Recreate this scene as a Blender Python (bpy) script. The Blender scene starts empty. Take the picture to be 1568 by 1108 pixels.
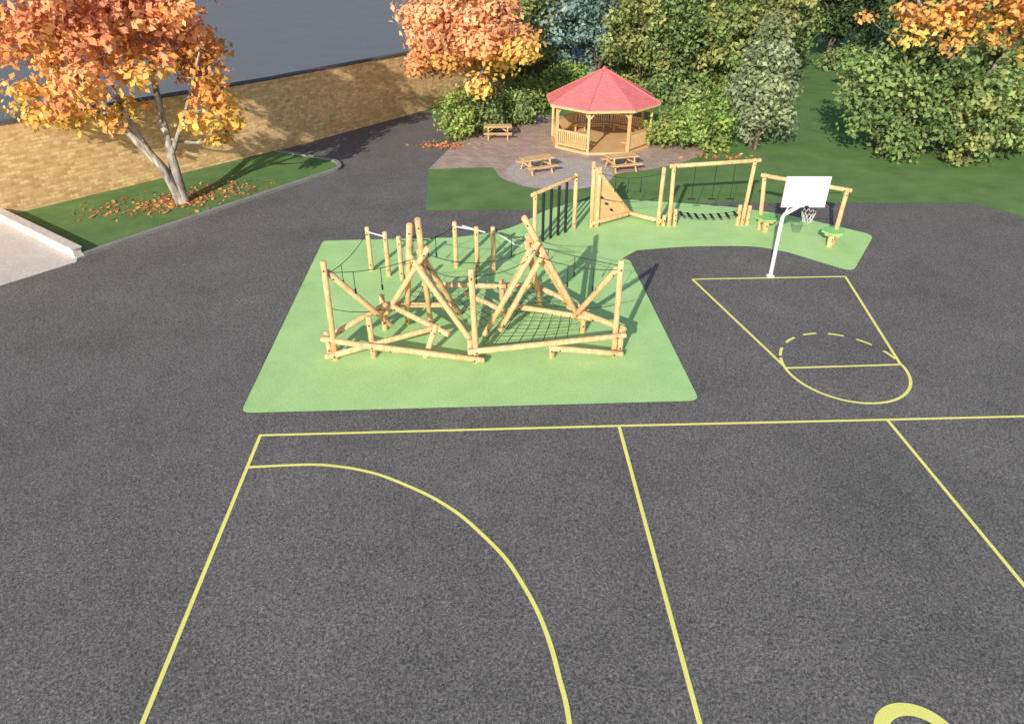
import bpy, math, random
import numpy as np
from mathutils import Vector, Matrix, Quaternion
scene = bpy.context.scene
COL = scene.collection

# ------------------------------------------------------------------ materials
def new_mat(name):
    m = bpy.data.materials.new(name); m.use_nodes = True
    nt = m.node_tree
    b = nt.nodes['Principled BSDF']
    return m, nt, b

def N(nt, typ, **kw):
    n = nt.nodes.new(typ)
    for k, v in kw.items():
        if k in n.inputs.keys(): n.inputs[k].default_value = v
        else: setattr(n, k, v)
    return n

def noise_mat(name, c1, c2, scale=20, rough=.85, bump=.3, bdist=.01, detail=4, big=.3, bigamt=.2, lo=.35, hi=.65, stretch=None, spec=.3):
    m, nt, b = new_mat(name); L = nt.links.new
    tc = N(nt, 'ShaderNodeTexCoord')
    src = tc.outputs['Object']
    if stretch:
        mp = N(nt, 'ShaderNodeMapping'); mp.inputs['Scale'].default_value = stretch
        L(src, mp.inputs['Vector']); src2 = mp.outputs[0]
    else: src2 = src
    n1 = N(nt, 'ShaderNodeTexNoise', Scale=scale, Detail=detail, Roughness=.6); L(src2, n1.inputs['Vector'])
    rp = N(nt, 'ShaderNodeValToRGB'); L(n1.outputs['Fac'], rp.inputs[0])
    rp.color_ramp.elements[0].position = lo; rp.color_ramp.elements[1].position = hi
    rp.color_ramp.elements[0].color = (*c1, 1); rp.color_ramp.elements[1].color = (*c2, 1)
    n2 = N(nt, 'ShaderNodeTexNoise', Scale=big, Detail=6, Roughness=.6); L(src, n2.inputs['Vector'])
    mr = N(nt, 'ShaderNodeMapRange'); L(n2.outputs['Fac'], mr.inputs['Value'])
    mr.inputs['From Min'].default_value = .3; mr.inputs['From Max'].default_value = .7
    mr.inputs['To Min'].default_value = 1-bigamt; mr.inputs['To Max'].default_value = 1+bigamt
    vm = N(nt, 'ShaderNodeVectorMath', operation='SCALE'); L(rp.outputs[0], vm.inputs[0]); L(mr.outputs[0], vm.inputs['Scale'])
    L(vm.outputs[0], b.inputs['Base Color'])
    b.inputs['Roughness'].default_value = rough
    b.inputs['Specular IOR Level'].default_value = spec
    if bump:
        bp = N(nt, 'ShaderNodeBump', Strength=bump, Distance=bdist); L(n1.outputs['Fac'], bp.inputs['Height']); L(bp.outputs[0], b.inputs['Normal'])
    return m

def asphalt_mat(name, base, contrast=1.0):
    m, nt, b = new_mat(name); L = nt.links.new
    tc = N(nt, 'ShaderNodeTexCoord'); src = tc.outputs['Object']
    v = N(nt, 'ShaderNodeTexVoronoi', Scale=34.0); L(src, v.inputs['Vector'])
    n1 = N(nt, 'ShaderNodeTexNoise', Scale=17.0, Detail=5, Roughness=.7, Distortion=.7); L(src, n1.inputs['Vector'])
    n2 = N(nt, 'ShaderNodeTexNoise', Scale=.28, Detail=7, Roughness=.6); L(src, n2.inputs['Vector'])
    n3 = N(nt, 'ShaderNodeTexNoise', Scale=1.5, Detail=6, Roughness=.7); L(src, n3.inputs['Vector'])
    sx = N(nt, 'ShaderNodeSeparateColor'); L(v.outputs['Color'], sx.inputs[0])
    def rng(s, w, fm=.3, fM=.7):
        w *= contrast
        r = N(nt, 'ShaderNodeMapRange'); L(s, r.inputs['Value'])
        r.inputs['From Min'].default_value = fm; r.inputs['From Max'].default_value = fM
        r.inputs['To Min'].default_value = 1-w; r.inputs['To Max'].default_value = 1+w
        return r.outputs[0]
    def mul(a, c):
        q = N(nt, 'ShaderNodeMath', operation='MULTIPLY'); L(a, q.inputs[0]); L(c, q.inputs[1]); return q.outputs[0]
    f = mul(mul(rng(sx.outputs[0], .42, 0, 1), rng(n1.outputs['Fac'], .68)), mul(rng(n2.outputs['Fac'], .17), rng(n3.outputs['Fac'], .09)))
    vm = N(nt, 'ShaderNodeVectorMath', operation='SCALE'); vm.inputs[0].default_value = base; L(f, vm.inputs['Scale'])
    L(vm.outputs[0], b.inputs['Base Color'])
    b.inputs['Roughness'].default_value = .85; b.inputs['Specular IOR Level'].default_value = .3
    bp = N(nt, 'ShaderNodeBump', Strength=.6*contrast, Distance=.015); L(n1.outputs['Fac'], bp.inputs['Height']); L(bp.outputs[0], b.inputs['Normal'])
    return m

def turf_mat(name, c1, c2):
    m, nt, b = new_mat(name); L = nt.links.new
    tc = N(nt, 'ShaderNodeTexCoord'); src = tc.outputs['Object']
    n1 = N(nt, 'ShaderNodeTexNoise', Scale=16.0, Detail=9, Roughness=.85); L(src, n1.inputs['Vector'])
    n2 = N(nt, 'ShaderNodeTexNoise', Scale=.6, Detail=6, Roughness=.65); L(src, n2.inputs['Vector'])
    ad = N(nt, 'ShaderNodeMath', operation='MULTIPLY_ADD'); L(n2.outputs['Fac'], ad.inputs[0]); ad.inputs[1].default_value = .45; L(n1.outputs['Fac'], ad.inputs[2])
    rp = N(nt, 'ShaderNodeValToRGB'); L(ad.outputs[0], rp.inputs[0])
    rp.color_ramp.elements[0].position = .52; rp.color_ramp.elements[1].position = .92
    rp.color_ramp.elements[0].color = (*c1, 1); rp.color_ramp.elements[1].color = (*c2, 1)
    L(rp.outputs[0], b.inputs['Base Color'])
    b.inputs['Roughness'].default_value = .9; b.inputs['Specular IOR Level'].default_value = .15
    bp = N(nt, 'ShaderNodeBump', Strength=.7, Distance=.03); L(n1.outputs['Fac'], bp.inputs['Height']); L(bp.outputs[0], b.inputs['Normal'])
    return m

def brick_mat(name, c1, c2, mortar, bw, rh, ms, uv=True, var=.35, rot=0, bump=.5, off=.5, nscale=1.2):
    m, nt, b = new_mat(name); L = nt.links.new
    tc = N(nt, 'ShaderNodeTexCoord'); src = tc.outputs['UV' if uv else 'Object']
    if rot:
        mp = N(nt, 'ShaderNodeMapping'); mp.inputs['Rotation'].default_value = (0, 0, rot); L(src, mp.inputs['Vector']); src = mp.outputs[0]
    br = N(nt, 'ShaderNodeTexBrick', Scale=1.0); L(src, br.inputs['Vector'])
    br.inputs['Color1'].default_value = (*c1, 1); br.inputs['Color2'].default_value = (*c2, 1); br.inputs['Mortar'].default_value = (*mortar, 1)
    br.inputs['Brick Width'].default_value = bw; br.inputs['Row Height'].default_value = rh; br.inputs['Mortar Size'].default_value = ms
    br.inputs['Mortar Smooth'].default_value = .3; br.offset = off
    n1 = N(nt, 'ShaderNodeTexNoise', Scale=nscale, Detail=9, Roughness=.75); L(src, n1.inputs['Vector'])
    mr = N(nt, 'ShaderNodeMapRange'); L(n1.outputs['Fac'], mr.inputs['Value'])
    mr.inputs['From Min'].default_value = .3; mr.inputs['From Max'].default_value = .7
    mr.inputs['To Min'].default_value = 1-var; mr.inputs['To Max'].default_value = 1+var
    vm = N(nt, 'ShaderNodeVectorMath', operation='SCALE'); L(br.outputs['Color'], vm.inputs[0]); L(mr.outputs[0], vm.inputs['Scale'])
    L(vm.outputs[0], b.inputs['Base Color']); b.inputs['Roughness'].default_value = .9; b.inputs['Specular IOR Level'].default_value = .2
    bp = N(nt, 'ShaderNodeBump', Strength=bump, Distance=.02, invert=True); L(br.outputs['Fac'], bp.inputs['Height']); L(bp.outputs[0], b.inputs['Normal'])
    return m

def leaf_mat(name):
    m, nt, b = new_mat(name); L = nt.links.new
    at = N(nt, 'ShaderNodeAttribute'); at.attribute_name = 'leafcol'
    L(at.outputs['Color'], b.inputs['Base Color'])
    b.inputs['Roughness'].default_value = .5; b.inputs['Specular IOR Level'].default_value = .4
    tr = N(nt, 'ShaderNodeBsdfTranslucent'); L(at.outputs['Color'], tr.inputs['Color'])
    mx = N(nt, 'ShaderNodeMixShader'); mx.inputs[0].default_value = .33
    L(b.outputs[0], mx.inputs[1]); L(tr.outputs[0], mx.inputs[2]); L(mx.outputs[0], nt.nodes['Material Output'].inputs[0])
    return m

ASPH = asphalt_mat('asphalt', (.156, .146, .141))
ROAD = asphalt_mat('road_asphalt', (.17, .175, .195), .35)
GRASS = turf_mat('lawn_grass', (.065, .14, .045), (.21, .34, .12))
TURF = turf_mat('light_artificial_turf', (.33, .58, .20), (.60, .88, .40))
YEL = noise_mat('yellow_line_paint', (.84, .80, .20), (.96, .93, .29), 40, .6, .2, .003, bigamt=.06)
TIMB = noise_mat('timber_log', (.58, .35, .165), (.82, .57, .31), 9, .65, .3, .01, stretch=(1, 1, .25), bigamt=.1, big=1.5)
WOOD = noise_mat('planed_timber', (.62, .39, .18), (.78, .54, .28), 8, .6, .2, .006, stretch=(.3, 3, 3), bigamt=.08, big=1.0)
BLACK = noise_mat('black_rope', (.012, .012, .013), (.03, .03, .03), 60, .7, .3, .004)
WHITE = noise_mat('white_painted_metal', (.74, .74, .73), (.82, .82, .80), 8, .4, 0, bigamt=.04)
STEEL = noise_mat('galvanised_steel', (.55, .57, .58), (.7, .72, .72), 20, .35, 0, bigamt=.05)
KERB = noise_mat('kerb_concrete', (.22, .22, .22), (.32, .32, .31), 14, .9, .3, .01, bigamt=.15, big=1)
PALE = noise_mat('pale_concrete', (.56, .51, .47), (.70, .65, .60), 8, .9, .2, .01, bigamt=.1, big=.7)
COPE = noise_mat('coping_stone', (.07, .07, .075), (.15, .145, .14), 9, .9, .3, .01)
BARK = noise_mat('grey_bark', (.16, .135, .11), (.50, .46, .40), 5, .9, .7, .04, stretch=(1, 1, .3), bigamt=.25, big=1)
DBARK = noise_mat('dark_bark', (.06, .05, .04), (.20, .16, .12), 7, .9, .6, .03, stretch=(1, 1, .3))
LEAF = leaf_mat('leaves')
BRICK = brick_mat('yellow_stock_brick', (.93, .64, .33), (.66, .38, .165), (.66, .48, .27), .42, .16, .018, var=.30, nscale=3.5)
PAVE = brick_mat('block_paving', (.50, .38, .32), (.39, .285, .24), (.28, .215, .185), .6, .3, .015, uv=False, var=.2, rot=.35, bump=.2)
SHING = brick_mat('red_roof_shingle', (.82, .23, .24), (.73, .19, .20), (.54, .12, .13), .30, .14, .010, var=.10, bump=.6)
GTOP = noise_mat('green_rubber_top', (.24, .55, .17), (.32, .65, .23), 20, .7, .2, .005)

def ring_mat():
    m, nt, b = new_mat('circular_paving'); L = nt.links.new
    tc = N(nt, 'ShaderNodeTexCoord'); g = N(nt, 'ShaderNodeTexGradient', gradient_type='RADIAL'); L(tc.outputs['Object'], g.inputs[0])
    ln = N(nt, 'ShaderNodeVectorMath', operation='LENGTH'); L(tc.outputs['Object'], ln.inputs[0])
    mu = N(nt, 'ShaderNodeMath', operation='MULTIPLY'); L(g.outputs['Fac'], mu.inputs[0]); mu.inputs[1].default_value = 16
    cb = N(nt, 'ShaderNodeCombineXYZ'); L(mu.outputs[0], cb.inputs[0]); L(ln.outputs['Value'], cb.inputs[1])
    br = N(nt, 'ShaderNodeTexBrick', Scale=1.0); L(cb.outputs[0], br.inputs['Vector'])
    br.inputs['Color1'].default_value = (.52, .46, .42, 1); br.inputs['Color2'].default_value = (.43, .38, .35, 1); br.inputs['Mortar'].default_value = (.31, .27, .26, 1)
    br.inputs['Brick Width'].default_value = .4; br.inputs['Row Height'].default_value = .36; br.inputs['Mortar Size'].default_value = .015
    L(br.outputs[0], b.inputs['Base Color']); b.inputs['Roughness'].default_value = .9
    return m
CIRC = ring_mat()

# ------------------------------------------------------------------ mesh builder
class MB:
    def __init__(s): s.v = []; s.f = []; s.m = []; s.uv = {}
    def add(s, vs, fs, mi=0, uvs=None):
        o = len(s.v); s.v += [tuple(q) for q in vs]
        for k, f in enumerate(fs):
            if uvs: s.uv[len(s.f)] = uvs[k]
            s.f.append(tuple(i+o for i in f)); s.m.append(mi)
    def box(s, c, size, rz=0, mi=0, q=None):
        hx, hy, hz = size[0]/2, size[1]/2, size[2]/2
        M = (q.to_matrix() if q else Matrix.Rotation(rz, 3, 'Z'))
        c = Vector(c)
        vs = [c+M@Vector((x*hx, y*hy, z*hz)) for x in (-1, 1) for y in (-1, 1) for z in (-1, 1)]
        s.add(vs, [(0, 1, 3, 2), (4, 6, 7, 5), (0, 4, 5, 1), (2, 3, 7, 6), (0, 2, 6, 4), (1, 5, 7, 3)], mi)
    def beam(s, a, b, w, h, mi=0):
        a = Vector(a); b = Vector(b); d = b-a; l = d.length; d.normalize()
        up = Vector((0, 0, 1)) if abs(d.z) < .95 else Vector((0, 1, 0))
        y = up.cross(d).normalized(); z = d.cross(y)
        q = Matrix((d, y, z)).transposed().to_quaternion()
        s.box((a+b)/2, (l, w, h), mi=mi, q=q)
    def tube(s, pts, rad, n=8, mi=0, caps=True, rnd=False):
        pts = [Vector(p) for p in pts]
        if not hasattr(rad, '__len__'): rad = [rad]*len(pts)
        rad = list(rad)
        if rnd:
            d0 = (pts[1]-pts[0]).normalized(); d1 = (pts[-1]-pts[-2]).normalized()
            e = rad[0]*.25
            pts = [pts[0], pts[0]+d0*e]+pts[1:-1]+[pts[-1]-d1*e, pts[-1]]
            rad = [rad[0]*.78, rad[0]]+rad[1:-1]+[rad[-1], rad[-1]*.78]
        vs = []; fs = []; x = None
        for i, p in enumerate(pts):
            d = (pts[min(i+1, len(pts)-1)]-pts[max(i-1, 0)]).normalized()
            if x is None:
                x = d.cross(Vector((0, 0, 1)) if abs(d.z) < .9 else Vector((1, 0, 0))).normalized()
            else:
                x = (x-d*x.dot(d)).normalized()
            y = d.cross(x)
            for k in range(n):
                a = 2*math.pi*k/n
                vs.append(p+(x*math.cos(a)+y*math.sin(a))*rad[i])
        for i in range(len(pts)-1):
            for k in range(n):
                fs.append((i*n+k, i*n+(k+1) % n, (i+1)*n+(k+1) % n, (i+1)*n+k))
        if caps:
            fs.append(tuple(range(n-1, -1, -1))); fs.append(tuple((len(pts)-1)*n+k for k in range(n)))
        s.add(vs, fs, mi)
    def build(s, name, mats, parent=None, loc=(0, 0, 0), smooth=False):
        me = bpy.data.meshes.new(name)
        loc = Vector(loc)
        me.from_pydata([tuple(Vector(v)-loc) for v in s.v], [], s.f)
        for m in mats: me.materials.append(m)
        me.polygons.foreach_set('material_index', s.m)
        if s.uv:
            ul = me.uv_layers.new(name='UVMap')
            for i, uvs in s.uv.items():
                for k, li in enumerate(me.polygons[i].loop_indices): ul.data[li].uv = uvs[k]
        if smooth:
            me.polygons.foreach_set('use_smooth', [True]*len(me.polygons))
            try: me.set_sharp_from_angle(angle=math.radians(45))
            except Exception: pass
        me.update()
        ob = bpy.data.objects.new(name, me); COL.objects.link(ob)
        if parent: ob.parent = parent; ob.location = loc-Vector(parent.location)
        else: ob.location = loc
        return ob

def empty(name, loc):
    e = bpy.data.objects.new(name, None); COL.objects.link(e); e.location = loc; e.empty_display_size = .3
    return e

def sheet(name, pts, z, mat, loc=(0, 0)):
    import bmesh
    bm = bmesh.new()
    vs = [bm.verts.new((p[0]-loc[0], p[1]-loc[1], 0)) for p in pts]
    f = bm.faces.new(vs); f.normal_update()
    if f.normal.z < 0: f.normal_flip()
    bmesh.ops.triangulate(bm, faces=bm.faces[:], ngon_method='EAR_CLIP')
    me = bpy.data.meshes.new(name); bm.to_mesh(me); bm.free(); me.materials.append(mat)
    ob = bpy.data.objects.new(name, me); COL.objects.link(ob); ob.location = (loc[0], loc[1], z)
    return ob

def round_corners(pts, r=.5, n=5, closed=True):
    out = []; L = len(pts)
    for i, p in enumerate(pts):
        if not closed and i in (0, L-1): out.append(tuple(p)); continue
        a = Vector(pts[i-1][:2]); b = Vector(p[:2]); c = Vector(pts[(i+1) % L][:2])
        d1 = (a-b); d2 = (c-b); rr = min(r, d1.length*.45, d2.length*.45)
        s = b+d1.normalized()*rr; e = b+d2.normalized()*rr
        for k in range(n+1):
            t = k/n; q = s*(1-t)**2+b*2*t*(1-t)+e*t*t
            out.append((q.x, q.y))
    return out

def catmull(pts, n=6):
    P = [Vector(p) for p in pts]; P = [P[0]*2-P[1]]+P+[P[-1]*2-P[-2]]; out = []
    for i in range(1, len(P)-2):
        for k in range(n):
            t = k/n
            out.append(.5*((2*P[i])+(P[i+1]-P[i-1])*t+(2*P[i-1]-5*P[i]+4*P[i+1]-P[i+2])*t*t+(3*P[i]-P[i-1]-3*P[i+1]+P[i+2])*t**3))
    out.append(P[-2]); return out

def strip(mb, pts, w, z):
    pts = [Vector(p[:2]) for p in pts]; vs = []
    for i, p in enumerate(pts):
        if 0 < i < len(pts)-1:
            n1 = (p-pts[i-1]).normalized(); n2 = (pts[i+1]-p).normalized(); d = (n1+n2).normalized(); k = 1/max(.5, d.dot(n1))
        else:
            d = (pts[min(i+1, len(pts)-1)]-pts[max(i-1, 0)]).normalized(); k = 1
        nrm = Vector((-d.y, d.x))*w/2*k
        vs += [(*(p-nrm), z), (*(p+nrm), z)]
    mb.add(vs, [(2*i, 2*i+2, 2*i+3, 2*i+1) for i in range(len(pts)-1)])

# ------------------------------------------------------------------ ground
sheet('ground', [(-400, -60), (400, -60), (400, 600), (-400, 600)], 0, ASPH)
sheet('road', [(-90, -20), (-42.5, 9.2), (-24.1, 31.3), (-14.4, 42.8), (-6.8, 53.5), (3, 67), (40, 130), (40, 300), (-250, 300), (-250, -20)], .004, ROAD)
lawn = [(-4.6, 38.8), (-4.1, 32.3), (1.6, 32.4), (3.1, 33.2), (6.9, 33.3), (11.5, 33.4), (22.4, 33.4), (30, 22), (120, 22), (160, 300), (60, 300), (10, 76), (-6.2, 53.4), (-5, 50), (-3.4, 45)]
sheet('lawn', lawn, .008, GRASS)
pts = [(-8.1, 28.6), (-7.55, 16.0), (5.35, 16.6), (4.75, 26.6)]
right = catmull([(5.2, 27.5), (7.5, 27.9), (10.1, 27.9), (11.4, 27.3)], 5)
top = catmull([(13.0, 31.6), (10.5, 32.75), (6.9, 33.6), (4.6, 33.9), (3.1, 33.4), (1.6, 32.3), (.5, 30.7), (-.7, 29.6), (-2.5, 28.9)], 5)
poly = round_corners(pts, .3, 4)+[tuple(q) for q in right]+round_corners([(11.4, 27.3), (13.3, 25.35), (15.8, 29.2), (13, 31.6)], .5, 5, closed=False)[1:-1]+[tuple(q) for q in top]
sheet('play_surface', poly, .012, TURF)
pat = [(-4.6, 38.9), (-1.1, 39.2)]+[tuple(q) for q in catmull([(-.9, 38.6), (-.6, 37.4), (.5, 36.0), (1.9, 35.4), (4.2, 35.8), (5.6, 37.9), (8, 39.0), (10.5, 41.0), (11.8, 44.0), (10.5, 48.0), (7, 51.0)], 5)]+[(2, 51.8), (-2.5, 51.0), (-3.4, 45)]
sheet('paved_patio', pat, .016, PAVE)
cc = (2.6, 38.3)
sheet('circular_paving', [(cc[0]+2.95*math.cos(a*math.pi/32), cc[1]+2.95*math.sin(a*math.pi/32)) for a in range(64)], .020, CIRC, loc=cc)

def marking(name, lines, w=.085):
    mb = MB()
    for i, l in enumerate(lines): strip(mb, l, w, .006+i*.0004)
    return mb.build(name, [YEL])
arc = [(-6.62, 13.7), (-5.6, 13.78), (-4.9, 13.8), (-4.3, 13.72), (-3.7, 13.57), (-3.1, 13.33), (-2.1, 12.75), (-1.45, 12.25), (-.95, 11.75), (-.2, 10.8), (.2, 10.05), (.5, 9.35), (.72, 8.6), (.85, 7.9), (.98, 7.0), (1.0, 5), (1.0, 0)]
arc = [tuple(q) for q in catmull(arc, 4)]
marking('pitch_markings', [
    [(-6.74, 15.0), (2.9, 15.42), (10.3, 15.7), (40, 16.9)],
    [(-6.7, 15.0), (-6.3, 7.0), (-6.0, 0)],
    [(2.9, 15.4), (3.2, 7.0), (3.45, 0)],
    [(10.3, 15.7), (10.55, 9.9), (10.9, 0)], arc], .090)
A, B, C, D = (6.9, 24.7), (12.85, 24.95), (12.0, 18.55), (8.4, 18.35)
cen = Vector((10.2, 18.45)); rr = 1.83
def arcpts(a0, a1, n=24, ex=1.0): return [(cen.x+rr*math.cos(math.radians(a0+(a1-a0)*k/n)), cen.y+rr*ex*math.sin(math.radians(a0+(a1-a0)*k/n))) for k in range(n+1)]
key = [[A, B], [A, D], [B, C], [(8.4, 18.35), (12.0, 18.55)], arcpts(165, 363, 40, 1.08)]
for a in range(6): key.append(arcpts(12+a*27, 12+a*27+15, 6, 1.12))
marking('basketball_key_markings', key, .092)
mb = MB(); strip(mb, [(6.80+.58*math.cos(a), 6.76+.52*math.sin(a)) for a in [math.radians(k*6) for k in range(-5, 36)]]+[(6.0, 6.2), (5.6, 5.2)], .24, .009)
mb.build('painted_number', [YEL])

# ------------------------------------------------------------------ brick wall
W = [Vector(p) for p in [(-42.5, 9.0), (-23.7, 31.1), (-14.05, 42.5), (-6.4, 53.2), (4.5, 68.5)]]
wall = empty('brick_wall', (-14, 42.5, 0))
mb = MB(); cp = MB(); H = 3.95; T = .36; u = 0
offs = []
for i, p in enumerate(W):
    d = (W[min(i+1, 4)]-W[max(i-1, 0)]).normalized(); offs.append(Vector((-d.y, d.x)))
for i in range(4):
    a, b = W[i], W[i+1]; l = (b-a).length; na, nb = offs[i]*T, offs[i+1]*T
    q = [(*a, 0), (*b, 0), (*b, H), (*a, H)]
    mb.add(q, [(0, 1, 2, 3)], 0, [[(u, 0), (u+l, 0), (u+l, H), (u, H)]])
    q = [(*(a+na), 0), (*(b+nb), 0), (*(b+nb), H), (*(a+na), H)]
    mb.add(q, [(1, 0, 3, 2)], 0, [[(u+l, 0), (u, 0), (u, H), (u+l, H)]])
    u += l
    e = .05
    c4 = [a-offs[i]*e, b-offs[i+1]*e, b+offs[i+1]*(T+e), a+offs[i]*(T+e)]
    vs = [(*c, H) for c in c4]+[(*c, H+.12) for c in c4]
    cp.add(vs, [(0, 3, 2, 1), (4, 5, 6, 7), (0, 1, 5, 4), (2, 3, 7, 6)], 0)
mb.build('brickwork', [BRICK], wall, (-14, 42.5, 0))
cp.build('coping', [COPE], wall, (-14, 42.5, 0))

# ------------------------------------------------------------------ raised bed + kerb, ramp
bedk = round_corners([(-17.55, 26.95), (-9.45, 38.9), (-10.0, 40.3), (-13.9, 42.3)], .6, 5, closed=False)
sheet('grass_bed', bedk+[(-14.2, 42.4), (-23.6, 31.3), (-22.9, 31.3)], .06, GRASS)
mb = MB(); k = [Vector(p) for p in bedk]
for i in range(len(k)-1):
    a, b = k[i], k[i+1]; d = (b-a).normalized()
    mb.beam((*(a-d*.03), .07), (*(b+d*.03), .07), .24, .14+.001*(i % 2))
mb.build('bed_kerb', [KERB])
sheet('concrete_ramp', [(-23.5, 31.3), (-17.75, 26.9), (-17.5, 26.3), (-19.3, 24.0), (-21.2, 21.8), (-36, 14)], .012, PALE)
mb = MB()
mb.beam((-23.7, 31.35, .19), (-17.65, 26.8, .19), .32, .38)
mb.beam((-23.7, 31.35, .41), (-17.6, 26.76, .41), .40, .06)
mb.build('ramp_side_wall', [PALE])

# ------------------------------------------------------------------ foliage
def leaves_arrays(clumps, per, size, pal, rng, flat=.75):
    V = []; Cc = []
    for (c, r, sh) in clumps:
        n = max(6, int(per*(r**2)))
        d = rng.normal(size=(n, 3)); d /= np.linalg.norm(d, axis=1)[:, None]
        rad = r*(.35+.65*rng.random(n)**.5)*(1+.25*rng.normal(size=n).clip(-1, 1.5))
        p = np.array(c)+d*rad[:, None]*np.array([1, 1, flat])
        nrm = d*.9+rng.normal(size=(n, 3))*.55+np.array([-.05, -.25, .45]); nrm /= np.linalg.norm(nrm, axis=1)[:, None]
        t = rng.normal(size=(n, 3)); t -= nrm*(t*nrm).sum(1)[:, None]; t /= np.linalg.norm(t, axis=1)[:, None]
        b = np.cross(nrm, t)
        s = size*(.6+.8*rng.random(n))[:, None]
        fold = nrm*s*.12
        q = np.stack([p-t*s*.55, p-b*s*.34+fold, p+t*s*.55, p+b*s*.34+fold], axis=1)
        V.append(q.reshape(-1, 3))
        col = pal(p, d, n, sh, rng)
        Cc.append(np.repeat(col, 4, axis=0))
    return np.concatenate(V), np.concatenate(Cc)

def leaf_mesh(name, V, C):
    me = bpy.data.meshes.new(name); nv = len(V); nf = nv//4
    me.vertices.add(nv); me.vertices.foreach_set('co', V.astype(np.float32).ravel())
    me.loops.add(nv); me.loops.foreach_set('vertex_index', np.arange(nv, dtype=np.int32))
    me.polygons.add(nf); me.polygons.foreach_set('loop_start', np.arange(0, nv, 4, dtype=np.int32))
    try: me.polygons.foreach_set('loop_total', np.full(nf, 4, dtype=np.int32))
    except Exception: pass
    a = me.attributes.new('leafcol', 'FLOAT_COLOR', 'POINT')
    a.data.foreach_set('color', np.concatenate([C.clip(0, .95), np.ones((nv, 1))], axis=1).astype(np.float32).ravel())
    me.materials.append(LEAF); me.update(calc_edges=True); me.validate()
    return me

def palette(cols, weights=None, zfun=None, var=.25):
    cols = np.array(cols)
    def pal(p, d, n, sh, rng):
        if zfun is not None:
            t = zfun(p)+rng.normal(size=n)*.12+sh[1]*.25
            t = t.clip(0, .999)*(len(cols)-1); i = t.astype(int); fr = (t-i)[:, None]
            c = cols[i]*(1-fr)+cols[i+1]*fr
        else:
            k = (int((sh[1]+1)*97) % len(cols)); k2 = rng.integers(0, len(cols), n)
            c = np.where((rng.random(n) < .7)[:, None], cols[k], cols[k2])
        return c*(1+var*(rng.random((n, 1))*2-1))*sh[0]
    return pal

def crown_clumps(center, radii, n, cr, rng, low_cut=-1, shell=.55, bumps=.25):
    out = []
    c = np.array(center); r = np.array(radii)
    ph = rng.random(6)*6.28
    while len(out) < n:
        d = rng.normal(size=3); d /= np.linalg.norm(d)
        if d[2] < low_cut: continue
        a = math.atan2(d[1], d[0])
        b = 1+bumps*(math.sin(3*a+ph[0])*.5+math.sin(5*a+ph[1]+2*d[2])*.4+math.sin(4*d[2]*3+ph[2])*.4)
        rad = (shell+(1-shell)*rng.random())*b
        p = c+d*r*rad
        if p[2] < .35: p[2] = .35+rng.random()*.4
        out.append((p, cr*(.6+.8*rng.random()), (.72+.5*rng.random(), rng.random()*2-1)))
    return out

def build_trunk(stems, clumps, rng, thick, name='trunk'):
    mb = MB(); nodes = []
    for st, r0, r1 in stems:
        P = catmull(st, 5); n = len(P)
        rad = [r0+(r1-r0)*(i/(n-1))**.8 for i in range(n)]
        mb.tube(P, rad, 9)
        for i, q in enumerate(P):
            if i > n*.3: nodes.append((q, rad[i]))
    order = sorted(clumps, key=lambda c: min((Vector(c[0])-q).length for q, _ in nodes))
    for c in order:
        t = Vector(c[0]); q, r = min(nodes, key=lambda nr: (nr[0]-t).length+(2.0 if nr[0].z > t.z else 0))
        mid = (q+t)/2+Vector((rng.normal()*.15, rng.normal()*.15, -.12*(t-q).length))
        r0 = min(r*.7, thick); r1 = max(.012, r0*.3)
        P = catmull([q, mid, t], 3); rad = [r0+(r1-r0)*i/(len(P)-1) for i in range(len(P))]
        mb.tube(P, rad, 5, caps=False)
        for i in (3, 6):
            if i < len(P): nodes.append((P[i], rad[i]))
    return mb

def make_tree(name, base, stems, clumps, per, size, pal, seed, bark=BARK, thick=.09, flat=.75):
    rng = np.random.default_rng(seed)
    e = empty(name, (*base, 0))
    build_trunk(stems, clumps, rng, thick).build('trunk', [bark], e, (*base, 0), smooth=True)
    V, C = leaves_arrays(clumps, per, size, pal, rng, flat)
    V = V-np.array([base[0], base[1], 0])
    me = leaf_mesh(name+'_leaves', V, C)
    ob = bpy.data.objects.new('foliage', me); COL.objects.link(ob); ob.parent = e
    return e

rng = np.random.default_rng(11)
OR = [(.92, .68, .18), (.93, .60, .15), (.93, .50, .14), (.93, .43, .15), (.93, .42, .21), (.91, .39, .22)]
cl = crown_clumps((-17.6, 33.6, 7.7), (5.3, 4.2, 4.1), 112, .80, rng, low_cut=-.7, shell=.35, bumps=.32)
cl += crown_clumps((-14.0, 33.4, 3.9), (1.9, 1.6, 1.3), 14, .5, rng)
cl += crown_clumps((-20.3, 33.2, 4.9), (2.6, 1.8, 1.2), 16, .6, rng)
cl += crown_clumps((-17.3, 32.0, 4.6), (1.4, 1.0, .8), 6, .5, rng)
stems = [([(-16, 33.3, -.05), (-16.12, 33.3, .6), (-16.5, 33.3, 1.7), (-17.6, 33.4, 3.2), (-18.8, 33.5, 5.0), (-20, 33.6, 7.2)], .36, .08),
         ([(-15.95, 33.3, -.05), (-16.0, 33.4, 1.2), (-16.1, 33.6, 2.6), (-16.2, 33.9, 4.8), (-16.0, 34, 7.5), (-15.8, 34, 9.5)], .32, .06),
         ([(-16.0, 33.2, .2), (-16.4, 33.0, 1.8), (-16.9, 32.8, 3.2), (-17.3, 32.4, 5.4), (-17.4, 32, 8)], .22, .06),
         ([(-16.1, 33.5, 2.2), (-15.4, 33.5, 3.4), (-14.5, 33.4, 5.0), (-13.6, 33.3, 6.8)], .14, .04)]
pal1 = palette(OR, zfun=lambda p: (p[:, 2]-2.8)/6.0, var=.22)
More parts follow.
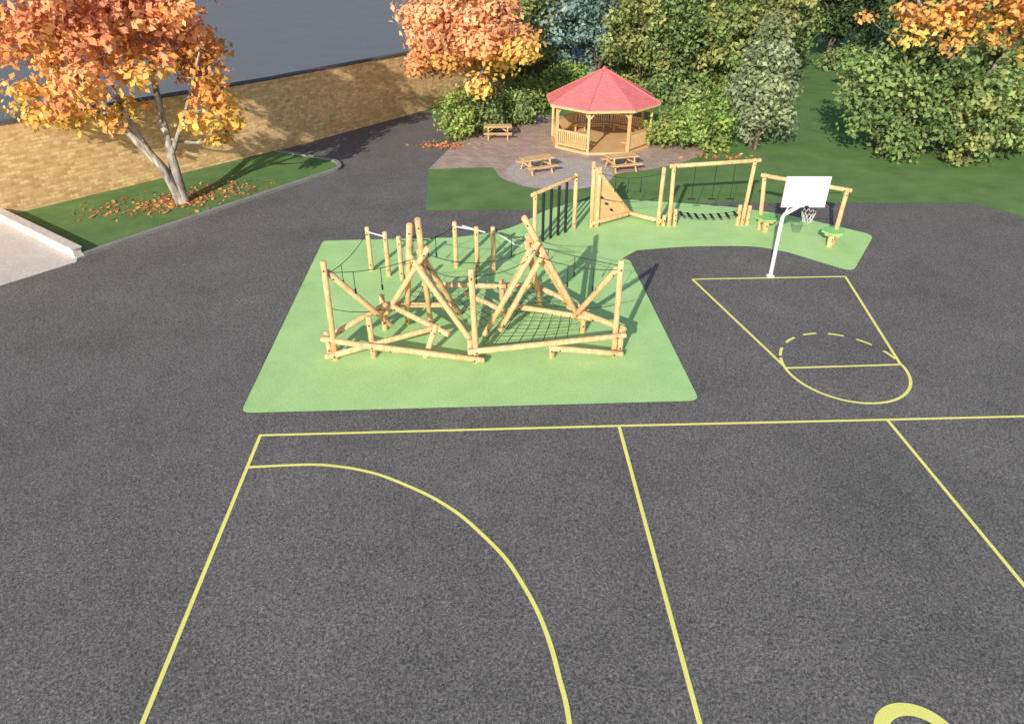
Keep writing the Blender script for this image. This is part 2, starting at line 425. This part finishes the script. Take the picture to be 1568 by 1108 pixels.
make_tree('autumn_maple_tree', (-16, 33.3), stems, cl, 180, .30, pal1, 3)
rng = np.random.default_rng(23)
cl = crown_clumps((-2.7, 48.0, 5.6), (4.1, 3.8, 3.5), 90, .92, rng, low_cut=-.8, shell=.4)
stems = [([(-2.7, 48, 0), (-2.6, 48, 1.6), (-2.8, 48, 3.2), (-3.4, 48, 5.5), (-3.8, 48, 7.4)], .22, .06),
         ([(-2.65, 48, 1.4), (-2.1, 48, 3), (-1.4, 48, 5), (-1.1, 48, 7)], .15, .05)]
PK = [(.88, .66, .16), (.93, .56, .16), (.94, .47, .19), (.94, .46, .26), (.94, .50, .26)]
make_tree('autumn_maple_tree', (-2.7, 48), stems, cl, 180, .33, palette(PK, zfun=lambda p: (p[:, 2]-2.2)/5.5-(p[:, 0]+2.7)*.07, var=.2), 5)
rng = np.random.default_rng(29)
cl = crown_clumps((24.6, 41.0, 7.9), (6.4, 3.2, 2.9), 70, .72, rng, low_cut=-.9, shell=.4, bumps=.45)
stems = [([(26.5, 43.5, 0), (26.6, 43.5, 2), (26, 43.2, 4), (23.4, 42.0, 6.0), (20.8, 41, 8.4)], .30, .07),
         ([(26.6, 43.5, 1.6), (27.2, 43.2, 4), (28, 42, 7), (28.6, 42, 9)], .2, .06)]
make_tree('autumn_maple_tree', (26.5, 43.5), stems, cl, 120, .30, palette([(.76, .62, .15), (.88, .54, .14), (.90, .46, .14), (.88, .42, .17)], zfun=lambda p: (p[:, 2]-4.5)/5, var=.3), 6, bark=BARK)

def bush(name, base, radii, h, cols, seed, n=26, cr=.6, per=150, size=.2, top=1.0, bark=DBARK):
    rng = np.random.default_rng(seed)
    cl = crown_clumps((base[0], base[1], h*.48), (radii[0], radii[1], h*.5), n, cr, rng, shell=.35, bumps=.25)
    if top != 1.0:
        cl = [((c[0][0]+(base[0]-c[0][0])*(1-top)*(c[0][2]/h), c[0][1]+(base[1]-c[0][1])*(1-top)*(c[0][2]/h), c[0][2]), c[1], c[2]) for c in cl]
    stems = [([(base[0]+a, base[1]+b, 0), (base[0]+a*2, base[1]+b*2, h*.3), (base[0]+a*3, base[1]+b*3, h*.7)], .06+.01*h, .03) for a, b in ((.1, .1), (-.15, .05), (.05, -.15))]
    return make_tree(name, base, stems, cl, per, size, palette(cols, var=.3), seed, bark=bark, thick=.04)

YG = [(.30, .41, .10), (.25, .37, .08), (.40, .47, .13), (.18, .29, .07)]
MG = [(.20, .30, .10), (.26, .36, .12), (.15, .24, .085), (.33, .40, .15)]
OL = [(.29, .35, .19), (.37, .42, .25), (.23, .29, .15), (.44, .48, .31)]
DG = [(.10, .16, .06), (.14, .21, .08), (.18, .25, .09), (.08, .13, .05)]
BG = [(.24, .37, .33), (.31, .44, .40), (.40, .52, .48), (.18, .28, .25)]
bush('ivy_shrub', (-3.5, 45.4), (1.3, 1.2), 3.0, YG, 41, 30, .6, 160, .2)
bush('ivy_shrub', (-1.9, 47.0), (1.7, 1.3), 2.9, MG, 42, 34, .6, 160, .2)
bush('ivy_shrub', (.4, 48.9), (1.5, 1.2), 2.3, MG, 43, 26, .6, 150, .2)
bush('green_shrub', (1.6, 53.3), (2.0, 1.6), 2.2, YG, 44, 34, .7, 130, .22)
bush('green_shrub', (3.8, 55.5), (2.2, 1.8), 3.2, YG, 45, 36, .8, 120, .24)
bush('laurel_bush', (9.4, 43.3), (1.4, 1.3), 2.5, YG, 46, 30, .6, 160, .22)
bush('laurel_bush', (11.6, 42.9), (1.8, 1.5), 2.9, YG, 47, 40, .65, 160, .22)
bush('laurel_bush', (11.0, 45.5), (1.7, 1.5), 3.2, MG, 48, 30, .7, 140, .22)
bush('olive_shrub', (14.5, 43.0), (2.2, 1.9), 7.2, OL, 49, 84, .7, 150, .25, top=.6)
bush('olive_shrub', (15.8, 46.0), (1.8, 1.6), 5.0, OL, 50, 46, .75, 130, .25, top=.6)
bush('hawthorn_tree', (21.7, 42.0), (3.2, 2.8), 6.4, MG, 51, 84, .85, 110, .28)
bush('hawthorn_tree', (25.4, 39.8), (3.4, 2.9), 6.0, MG+[(.37, .41, .14)], 52, 92, .85, 110, .28)
bush('hawthorn_tree', (29.6, 43.5), (3.4, 3.0), 7.5, MG, 53, 80, 1.0, 90, .28)

def variant(name, cols, h, r, seed, n=120, cr=1.1, per=66, size=.36, low=.3):
    rng = np.random.default_rng(seed)
    cl = crown_clumps((0, 0, h*(.5+low*.2)), (r, r, h*.5), n, cr, rng, shell=.45, bumps=.3)
    stems = [([(0, 0, 0), (.1, 0, h*.2), (-.2, .1, h*.45), (.1, 0, h*.8)], .3, .08), ([(0, 0, h*.1), (1, .3, h*.35), (1.6, .2, h*.7)], .2, .06), ([(0, 0, h*.1), (-1.1, -.3, h*.35), (-1.7, -.2, h*.65)], .2, .06)]
    t = build_trunk(stems, cl[:60], rng, .08)
    ob = t.build('tmp', [DBARK], smooth=True); tm = ob.data; bpy.data.objects.remove(ob)
    V, C = leaves_arrays(cl, per, size, palette(cols, var=.3), rng)
    return tm, leaf_mesh(name, V, C)
def place(var, name, x, y, s=1, rz=0, sz=1):
    e = empty(name, (x, y, 0)); e.scale = (s, s, s*sz); e.rotation_euler = (0, 0, rz)
    for nm, me in (('trunk', var[0]), ('foliage', var[1])):
        o = bpy.data.objects.new(nm, me); COL.objects.link(o); o.parent = e
vG = variant('gtree', MG, 10, 4.2, 71)
vY = variant('ytree', [(.28, .34, .11), (.35, .40, .14), (.22, .30, .10), (.46, .45, .16)], 10, 4.2, 72)
vD = variant('dtree', DG, 12, 4.5, 73)
vB = variant('btree', BG, 11, 2.6, 74, n=110, cr=.8, per=100, size=.28)
vO = variant('otree', [(.84, .56, .14), (.84, .46, .13), (.62, .54, .15), (.30, .36, .11)], 10, 4, 75)
for (v, nm, x, y, s, rz) in [
    (vG, 'lime_tree', -4.5, 62, .8, 0), (vY, 'lime_tree', 0.5, 60, .85, 2), (vB, 'blue_spruce_tree', 3.2, 60.5, 1.05, 0), (vB, 'blue_spruce_tree', 6.8, 61.0, 1.0, 2),
    (vY, 'lime_tree', 10.0, 59, .8, 1), (vG, 'lime_tree', 13.4, 58.5, .85, 4), (vY, 'lime_tree', 17.0, 56.5, .85, 5), (vG, 'lime_tree', 20.0, 62, .85, 3),
    (vO, 'autumn_beech_tree', 11.5, 66, 1.1, 1), (vD, 'oak_tree', 24, 78, 1, 1), (vD, 'oak_tree', 31.5, 76, 1, 2),
    (vY, 'lime_tree', 22.0, 68, .9, 2.5), (vD, 'oak_tree', 33.5, 62, 1, 4), (vG, 'lime_tree', 33.5, 51.5, .95, 5), (vG, 'lime_tree', 38, 56, 1, 1), (vD, 'oak_tree', 30.0, 57.0, .75, 0.5),
    (vG, 'lime_tree', 36.5, 47, .9, 1.7), (vD, 'oak_tree', 40, 70, 1.1, 1),
    (vD, 'oak_tree', 3, 72, 1, 1), (vG, 'lime_tree', 9, 74, 1, 2), (vD, 'oak_tree', 16, 74, 1, 3), (vD, 'oak_tree', 27, 90, 1.1, 3), (vD, 'oak_tree', 36, 86, 1.1, 2), (vG, 'lime_tree', -1, 70, .9, 3)]:
    place(v, nm, x, y, s, rz)
for i, (x, y) in enumerate([(8, 56.5), (11.5, 55.5), (15, 54), (18, 53.5), (25, 72), (30, 70)]):
    bush('green_shrub', (x, y), (2.0, 1.5), 2.2, MG if i % 2 else YG, 90+i, 22, .8, 90, .26)

def litter(name, spots, seed):
    rng = np.random.default_rng(seed); V = []; C = []
    for x, y, sx, sy, n, z in spots:
        p = np.stack([x+rng.normal(size=n)*sx, y+rng.normal(size=n)*sy, z+rng.random(n)*.04], 1)
        nrm = rng.normal(size=(n, 3))*.35+np.array([0, 0, 1]); nrm /= np.linalg.norm(nrm, axis=1)[:, None]
        t = rng.normal(size=(n, 3)); t -= nrm*(t*nrm).sum(1)[:, None]; t /= np.linalg.norm(t, axis=1)[:, None]; b = np.cross(nrm, t)
        s = (.12+.12*rng.random(n))[:, None]
        V.append(np.stack([p-t*s*.6, p-b*s*.4, p+t*s*.6, p+b*s*.4], 1).reshape(-1, 3))
        cols = np.array([(.80, .28, .15), (.85, .38, .17), (.65, .22, .12), (.85, .55, .2)])[rng.integers(0, 4, n)]*(.7+.5*rng.random((n, 1)))
        C.append(np.repeat(cols, 4, axis=0))
    me = leaf_mesh(name, np.concatenate(V), np.concatenate(C)); o = bpy.data.objects.new(name, me); COL.objects.link(o)
litter('fallen_leaves', [(-16.3, 33.4, .8, .6, 380, .07), (-18.4, 32.2, 1.1, .7, 130, .07), (-14.6, 35.2, 1.1, .8, 170, .07), (-4.6, 43.6, .8, .4, 150, .02), (-3.8, 43.9, 1.0, .4, 80, .02), (12, 41.3, 1.2, .4, 90, .03)], 4)

# ------------------------------------------------------------------ climbing frame
cf = empty('timber_climbing_frame', (-1.1, 20.5, 0))
lg = MB(); bl = MB(); rp = MB()
def log(a, b, r=.092, bolts=True):
    a = Vector(a); b = Vector(b); lg.tube([a, (a+b)/2, b], [r*1.04, r, r*.97], 12, rnd=True)
    if bolts:
        d = (b-a).normalized()
        for q in (a+d*.28, b-d*.28):
            side = d.cross(Vector((0, 1, .2))).cross(d).normalized()
            if side.y > 0: side = -side
            bl.tube([q+side*(r*.9), q+side*(r+.02)], .026, 8)
LOGS = [
 ((-5.5, 18.85, 0), (-5.42, 18.8, 3.35)), ((-1.1, 18.7, 0), (-1.18, 18.7, 3.15)), ((3.2, 19.1, 0), (3.15, 18.85, 3.35)),
 ((-5.69, 19.02, 0), (-5.71, 19.02, .92)), ((3.38, 19.15, 0), (3.40, 19.12, .98)), ((-1.28, 18.9, 0), (-1.3, 18.9, .7)),
 ((-5.4, 18.95, 2.95), (-3.85, 19.8, .7)), ((3.1, 19.0, 3.05), (2.0, 20.4, .65)),
 ((-5.85, 18.8, .78), (-3.5, 18.95, .25)), ((-5.75, 18.62, .22), (-2.25, 19.35, .9)), ((-4.55, 18.75, .58), (-.85, 18.48, .2)),
 ((-1.35, 18.55, .45), (3.5, 18.88, .86)), ((1.2, 18.75, .48), (3.45, 18.85, .2)),
 ((-5.6, 19.15, .7), (-4.0, 20.2, 1.25)), ((-4.33, 18.98, 0), (-4.36, 19.0, 1.45)), ((-2.72, 18.95, 0), (-2.35, 19.3, 1.0)),
 ((-3.95, 20.5, 1.05), (-1.95, 19.1, .75)), ((-3.15, 20.0, 3.05), (-1.05, 18.95, .25)), ((-2.85, 19.9, 2.7), (-1.35, 19.5, .35)),
 ((-2.5, 19.8, 3.35), (-4.25, 20.6, .5)), ((-2.74, 19.65, 4.3), (-2.75, 21.1, 0)), ((-2.98, 19.6, 4.15), (-3.55, 21.1, 0)), ((-2.85, 20.15, 3.1), (-1.8, 21.8, 0)),
 ((.34, 19.95, 4.25), (2.25, 20.6, .45)), ((.80, 19.9, 3.5), (-.9, 19.95, .25)), ((.95, 20.1, 3.0), (-.4, 20.15, .3)),
 ((.45, 20.15, 3.6), (2.05, 21.2, .5)), ((.55, 19.75, 3.3), (-.5, 22.0, 0)), ((.45, 20.1, 3.4), (1.05, 22.2, 0)),
 ((-3.1, 22.2, 1.0), (-.2, 21.9, 1.05)), ((-1.4, 22.15, .95), (1.0, 22.0, 1.0)), ((-4.3, 20.75, .95), (-2.0, 20.9, .85)),
 ((0, 20.95, .8), (2.9, 20.1, .72)), ((.8, 22.1, 1.0), (2.5, 20.6, .78)), ((1.85, 20.9, .8), (3.5, 19.1, .92)), ((-1.6, 21.7, .9), (-.1, 20.6, .7)),
 ((-3.0, 22.3, 0), (-3.0, 22.3, 1.2)), ((-.35, 22.1, 0), (-.35, 22.1, 1.2)), ((.95, 22.2, 0), (.95, 22.2, 1.2)), ((2.35, 20.55, 0), (2.35, 20.55, .95)), ((-4.25, 20.75, 0), (-4.25, 20.75, 1.3)), ((1.25, 18.95, 0), (1.22, 18.95, .62)),
 ((-5.5, 25.5, 0), (-5.5, 25.5, 1.8)), ((-4.75, 25.0, 0), (-4.75, 25.0, 1.8)), ((-4.2, 24.7, 0), (-4.2, 24.7, 1.75)),
 ((-2.2, 25.8, 0), (-2.2, 25.8, 1.9)), ((-1.35, 25.4, 0), (-1.35, 25.4, 1.85)), ((-.72, 25.4, 0), (-.72, 25.4, 1.85))]
for a, b in LOGS: log(a, b)
def rope(a, b, sag=.3, r=.011, n=10, mb=None):
    a = Vector(a); b = Vector(b); P = []
    for i in range(n+1):
        t = i/n; q = a.lerp(b, t); q.z -= sag*4*t*(1-t); P.append(q)
    (mb or rp).tube(P, r, 5, caps=False); return P
def drops(P, idx, l=.55, end=.0):
    for i in idx:
        q = P[i]; rp.tube([q, q-Vector((0, 0, l))], .012, 5); rp.tube([q-Vector((0, 0, l)), q-Vector((0, 0, l+.16))], .032, 6)
for a, b, s, dd in [((-5.42, 18.8, 3.0), (-2.9, 19.7, 3.05), .15, (3, 6)), ((3.15, 18.85, 3.05), (.7, 20, 3.0), .15, (3, 6)),
    ((3.15, 18.9, 3.15), (-.72, 25.4, 1.7), .12, (3, 5)), ((-5.42, 18.85, 2.9), (-5.5, 25.4, 1.6), .2, (3,)),
    ((-2.7, 19.8, 3.2), (.5, 20, 3.2), .4, (5,)), ((-2.8, 20, 3.6), (-4.2, 24.7, 1.65), .15, (3, 6)), ((-2.8, 20, 3.5), (-2.2, 25.8, 1.75), .15, (4,)), ((.45, 20.1, 3.6), (-.72, 25.4, 1.7), .15, (4,)),
    ((-1.18, 18.75, 2.9), (-2.6, 19.8, 2.7), .15, ()), ((-1.18, 18.75, 2.9), (.5, 19.9, 2.9), .15, ()),
    ((-4.2, 24.7, 1.6), (-2.2, 25.8, 1.7), .25, (5,)), ((3.15, 18.9, 1.9), (2.1, 20.4, 1.0), .05, ()), ((-5.45, 18.85, 1.8), (-4.1, 19.7, 1.3), .1, ())]:
    P = rope(a, b, s); drops(P, dd)
def net(c, nu, nv, sag=.06):
    c = [Vector(q) for q in c]
    def pt(u, v):
        q = c[0].lerp(c[1], u).lerp(c[3].lerp(c[2], u), v); q.z -= sag*16*u*(1-u)*v*(1-v); return q
    for i in range(nu+1): rp.tube([pt(i/nu, k/6) for k in range(7)], .0105, 4, caps=False)
    for j in range(nv+1): rp.tube([pt(k/6, j/nv) for k in range(7)], .0105, 4, caps=False)
net([(-.9, 18.9, .5), (1.7, 19.0, .65), (1.9, 20.4, .75), (-.1, 20.7, .75)], 7, 4)
net([(-2.2, 20.9, .85), (-1.1, 19.7, .6), (-.1, 20.6, .75), (-1.4, 22.0, .95)], 5, 5)
net([(-.3, 21.9, 1.0), (.0, 20.9, .8), (1.9, 20.9, .8), (.9, 22.0, 1.0)], 4, 5)
net([(-3.6, 20.6, 1.0), (-2.2, 20.9, .85), (-2.6, 21.9, 1.0), (-3.2, 22.0, 1.0)], 4, 4)
st = MB()
st.tube([(-5.5, 25.4, 1.65), (-4.75, 24.9, 1.65)], .028, 8); st.tube([(-1.9, 25.75, 1.75), (-1.0, 25.2, 1.7)], .028, 8); st.tube([(-.72, 25.3, 1.75), (.1, 24.5, 1.5), (.3, 21.0, 2.9)], .022, 8)
st.tube([(-2.2, 25.7, 1.75), (-1.35, 25.3, 1.75)], .028, 8)
P0 = (-1.1, 20.5, 0)
lg.build('logs', [TIMB], cf, P0, smooth=True); bl.build('bolts', [BLACK], cf, P0); rp.build('ropes_and_nets', [BLACK], cf, P0); st.build('steel_bars', [STEEL], cf, P0)

# ------------------------------------------------------------------ trim trail
def trail_item(name, logs, extra, loc):
    global lg, bl, rp
    lg, bl, rp = MB(), MB(), MB()
    e = empty(name, loc)
    for L_ in logs: log(*L_)
    ex = MB(); extra(ex)
    lg.build('logs', [TIMB], e, loc, smooth=True); bl.build('bolts', [BLACK], e, loc)
    if rp.f: rp.build('ropes', [BLACK], e, loc)
    if ex.f: ex.build('panels', [WOOD, GTOP, BLACK, TIMB], e, loc)
def x1(ex):
    for i in range(4):
        t = .2+i*.19; p = Vector((.95, 28.1, 0)).lerp(Vector((2.75, 29.9, 0)), t)
        rp.tube([p, p+Vector((0, 0, 2.15+.03*i))], .06, 8)
trail_item('pole_climber', [((.95, 28.1, 0), (.95, 28.1, 2.3)), ((2.75, 29.9, 0), (2.75, 29.9, 2.5)), ((.8, 27.95, 2.2), (2.9, 30.05, 2.4), .08)], x1, (1.8, 29, 0))
def x2(ex):
    a, b, c = Vector((3.62, 30.15, 2.6)), Vector((5.35, 31.3, .3)), Vector((3.64, 30.15, .3))
    n = (b-c).cross(a-c).normalized()*.03
    ex.add([a+n, b+n, c+n, a-n, b-n, c-n], [(0, 1, 2), (5, 4, 3), (0, 3, 4, 1), (1, 4, 5, 2), (2, 5, 3, 0)], 0)
    for t in (.25, .5, .75):
        p = a.lerp(b, t)*.6+c*.4
        bl.tube([p-n*1.0, p-n*4.5], .05, 8)
        bl.tube([p+n*1.0, p+n*4.5], .05, 8)
    P = rope((3.65, 30.15, 2.5), (6.45, 30.3, 2.4), .25); drops(P, (3, 5, 7), .5)
    rope((3.65, 30.15, 1.4), (6.45, 30.3, 1.3), .2)
trail_item('climbing_wall_frame', [((3.55, 30.15, 0), (3.5, 30.15, 2.95)), ((3.8, 30.2, 0), (3.78, 30.2, 2.7)), ((6.55, 30.3, 0), (6.55, 30.3, 2.65)), ((3.6, 30.1, 2.65), (5.5, 31.4, .15), .09), ((3.6, 30.0, .25), (5.5, 31.3, .25), .1), ((5.3, 31.35, .25), (6.7, 30.2, .25), .1), ((6.8, 30.35, 0), (6.82, 30.35, .5))], x2, (5, 30.5, 0))
def x3(ex):
    for x in (7.9, 8.8, 9.6):
        z = 2.75; rp.tube([(x, 30.3, z), (x, 30.3, 1.25)], .014, 5); rp.tube([(x-.18, 30.3, 1.25), (x+.18, 30.3, 1.25)], .03, 6)
    for s in (-.22, .22): rope((7.3, 30.3+s, .62), (10.2, 30.4+s, .62), .18)
    for i in range(8):
        t = (i+.7)/8.4; x = 7.3+2.9*t; ex.box((x, 30.35, .62-.72*t*(1-t)), (.10, .56, .04), mi=2)
trail_item('swinging_rope_bridge', [((7.05, 30.25, 0), (6.95, 30.25, 2.8)), ((7.3, 30.3, 0), (7.28, 30.3, .8)), ((10.35, 30.4, 0), (10.45, 30.4, 3.0)), ((10.15, 30.4, 0), (10.15, 30.4, .95)), ((10.6, 30.45, 0), (10.6, 30.45, .9)), ((6.75, 30.2, 2.72), (10.7, 30.42, 2.92), .09)], x3, (8.7, 30.3, 0))
def x4(ex):
    for (x, y, z) in ((11.15, 29.6, .62), (13.35, 27.9, .66)):
        vs = [(x+.48*math.cos(a*math.pi/3), y+.48*math.sin(a*math.pi/3), zz) for zz in (z, z+.07) for a in range(6)]
        ex.add(vs, [tuple(range(5, -1, -1)), tuple(range(6, 12))]+[(i, (i+1) % 6, 6+(i+1) % 6, 6+i) for i in range(6)], 1)
        ex.box((x, y, z-.06), (.7, .14, .10), .4, 0); ex.box((x, y, z-.065), (.14, .7, .10), .4, 0)
    rope((11.2, 29.6, 2.35), (13.3, 27.95, 2.3), .12)
    rope((11.1, 29.7, 1.25), (13.3, 27.95, 1.25), .3)
    for t in (.3, .5, .7):
        p = Vector((11.2, 29.6, 2.2)).lerp(Vector((13.3, 27.95, 2.2)), t); rp.tube([p, p-Vector((0, 0, 1.1))], .014, 5)
trail_item('stepping_post_frame', [((11.0, 29.9, 0), (10.8, 29.95, 2.5)), ((13.55, 28.1, 0), (13.6, 28.1, 2.45)), ((10.65, 29.95, 2.42), (13.75, 27.98, 2.38), .09), ((11.15, 29.6, 0), (11.15, 29.6, .6), .13), ((13.35, 27.9, 0), (13.35, 27.9, .64), .13)], x4, (12.2, 29, 0))

# ------------------------------------------------------------------ basketball hoop
bh = empty('basketball_hoop', (9.97, 25.0, 0))
mb = MB()
mb.tube([(9.97, 25.0, 0), (9.97, 25.0, 2.35), (10.03, 24.98, 2.5), (10.45, 24.86, 2.85), (10.5, 24.84, 3.2)], .075, 12)
mb.tube([(9.97, 25.0, 0), (9.97, 25.0, .03)], .16, 12)
mb.tube([(9.99, 25.0, 2.38), (10.1, 24.86, 2.95)], .03, 8)
mb.build('pole', [WHITE], bh, (9.97, 25.0, 0), smooth=True)
mb = MB(); mb.box((10.52, 24.76, 3.40), (1.58, .05, 1.12)); mb.beam((9.8, 24.8, 3.1), (11.24, 24.8, 3.1), .03, .06)
mb.build('backboard', [WHITE], bh, (9.97, 25.0, 0))
mb = MB(); rc = Vector((10.64, 24.42, 2.84))
mb.tube([rc+Vector((.26*math.cos(a*math.pi/12), .26*math.sin(a*math.pi/12), 0)) for a in range(25)], .018, 6, caps=False)
mb.box((10.64, 24.70, 2.88), (.14, .06, .05))
for k in range(10):
    for sgn in (-1, 1):
        P = []
        for i in range(5):
            t = i/4; a = 2*math.pi*k/10+sgn*t*.9; r = .26-.12*t
            P.append(rc+Vector((r*math.cos(a), r*math.sin(a), -.45*t)))
        mb.tube(P, .008, 4, caps=False, mi=1)
mb.build('rim_and_net', [BLACK, STEEL], bh, (9.97, 25.0, 0))

# ------------------------------------------------------------------ picnic tables
def picnic(x, y, rz):
    e = empty('picnic_table', (x, y, 0)); mb = MB()
    for i in range(5): mb.box((0, -.32+i*.16, .75), (1.75, .145, .045))
    for s in (-1, 1):
        for i in range(2): mb.box((0, s*(.66+i*.15), .45), (1.75, .135, .045))
        for xx in (-.6, .6):
            mb.beam((xx, s*.28, .725), (xx, s*.72, 0), .045, .10)
    for xx in (-.6, .6):
        mb.beam((xx+.05, -.80, .40), (xx+.05, .80, .40), .045, .09); mb.beam((xx+.05, -.36, .69), (xx+.05, .36, .69), .045, .07)
        mb.beam((xx*.9, 0, .42), (xx*.25, 0, .70), .045, .07)
    o = mb.build('boards', [WOOD], e, (0, 0, 0)); o.location = (0, 0, 0)
    e.rotation_euler = (0, 0, rz)
picnic(-.9, 45.6, .03); picnic(1.35, 38.5, .45); picnic(6.0, 38.9, .3)

# ------------------------------------------------------------------ gazebo
gz = empty('octagonal_gazebo', (5.45, 44.6, 0)); GL = (0, 0, 0)
Rr = 3.05; A0 = math.radians(-90-22.5+3)
def oc(r, z, k): a = A0+k*math.pi/4; return Vector((r*math.cos(a), r*math.sin(a), z))
mb = MB()
fl = [oc(3.15, 0, k) for k in range(8)]+[oc(3.15, .14, k) for k in range(8)]
mb.add(fl, [tuple(range(8, 16))]+[(k, (k+1) % 8, 8+(k+1) % 8, 8+k) for k in range(8)])
for k in range(8):
    p = oc(Rr, 0, k); a = A0+k*math.pi/4
    mb.box((p.x, p.y, .14+1.25), (.14, .14, 2.5), a)
    q = oc(Rr, 0, k+1)
    mb.beam((p.x, p.y, 2.58), (q.x, q.y, 2.58), .09, .16)
    for s, o in ((p, q), (q, p)):
        d = (o-s).normalized(); mb.beam((s.x+d.x*.05, s.y+d.y*.05, 2.05), (s.x+d.x*.45, s.y+d.y*.45, 2.5), .05, .08)
    if k != 0:
        d = (q-p).normalized(); p2 = p+d*.07; q2 = q-d*.07
        for z in (.28, 1.08): mb.beam((p2.x, p2.y, z), (q2.x, q2.y, z), .06, .08)
        mb.beam((p2.x, p2.y, 1.14), (q2.x, q2.y, 1.14), .12, .035)
        for i in range(1, 15):
            r = p2.lerp(q2, i/15); mb.box((r.x, r.y, .68), (.09, .025, .72), math.atan2(d.y, d.x))
        pi, qi = oc(Rr-.35, 0, k), oc(Rr-.35, 0, k+1)
        mb.beam((pi.x, pi.y, .58), (qi.x, qi.y, .58), .42, .04)
        for i in (.2, .8):
            r = pi.lerp(qi, i); mb.box((r.x, r.y, .35), (.07, .3, .42), math.atan2(d.y, d.x))
o = mb.build('timber_frame', [WOOD], gz, GL); o.location = (0, 0, 0)
rf = MB(); Re = 3.5; ez = 2.56; az = 4.3
for k in range(8):
    p, q = oc(Re, ez, k), oc(Re, ez, k+1); ap = Vector((0, 0, az)); w = (q-p).length; sl = ((p+q)/2-ap).length
    rf.add([p, q, ap], [(0, 1, 2)], 0, [[(0, 0), (w, 0), (w/2, sl)]])
    rf.add([p-Vector((0, 0, .05)), q-Vector((0, 0, .05)), ap-Vector((0, 0, .07))], [(2, 1, 0)], 1, [[(0, 0), (1, 0), (0, 1)]])
    p1, q1 = oc(Re+.012, ez-.06, k), oc(Re+.012, ez-.06, k+1)
    rf.beam(p1, q1, .03, .13, 1)
    rf.tube([p+Vector((0, 0, .01)), ap+Vector((0, 0, .01))], .04, 6, 2)
rf.tube([(0, 0, az-.05), (0, 0, az+.12)], [.16, .04], 8, 2)
SH2 = noise_mat('red_ridge', (.66, .15, .16), (.76, .19, .20), 10, .7, .2)
o = rf.build('roof', [SHING, WOOD, SH2], gz, GL); o.location = (0, 0, 0)

# ------------------------------------------------------------------ light
EL = math.radians(23.5); AZ = math.radians(20)
d = Vector((math.sin(AZ)*math.cos(EL), math.cos(AZ)*math.cos(EL), -math.sin(EL)))
sd = bpy.data.lights.new('sun', 'SUN'); sd.energy = 5.0; sd.angle = math.radians(.5); sd.color = (1, .925, .79)
so = bpy.data.objects.new('sun', sd); COL.objects.link(so); so.rotation_euler = d.to_track_quat('-Z', 'Y').to_euler(); so.location = (-20, -40, 40)
w = bpy.data.worlds.new('World'); scene.world = w; w.use_nodes = True; nt = w.node_tree
sk = nt.nodes.new('ShaderNodeTexSky'); sk.sky_type = 'NISHITA'; sk.sun_disc = False; sk.sun_elevation = EL; sk.sun_rotation = math.pi+AZ
nt.links.new(sk.outputs[0], nt.nodes['Background'].inputs[0]); nt.nodes['Background'].inputs[1].default_value = .15
scene.view_settings.view_transform = 'Standard'; scene.view_settings.look = 'None'; scene.view_settings.exposure = 0

cd = bpy.data.cameras.new('camera'); cd.sensor_width = 36; cd.lens = 36*1085/1568; cd.clip_end = 1500
cam = bpy.data.objects.new('camera', cd); COL.objects.link(cam); cam.location = (0, 0, 11.6)
cam.rotation_euler = (math.radians(90-31.8), 0, 0); scene.camera = cam
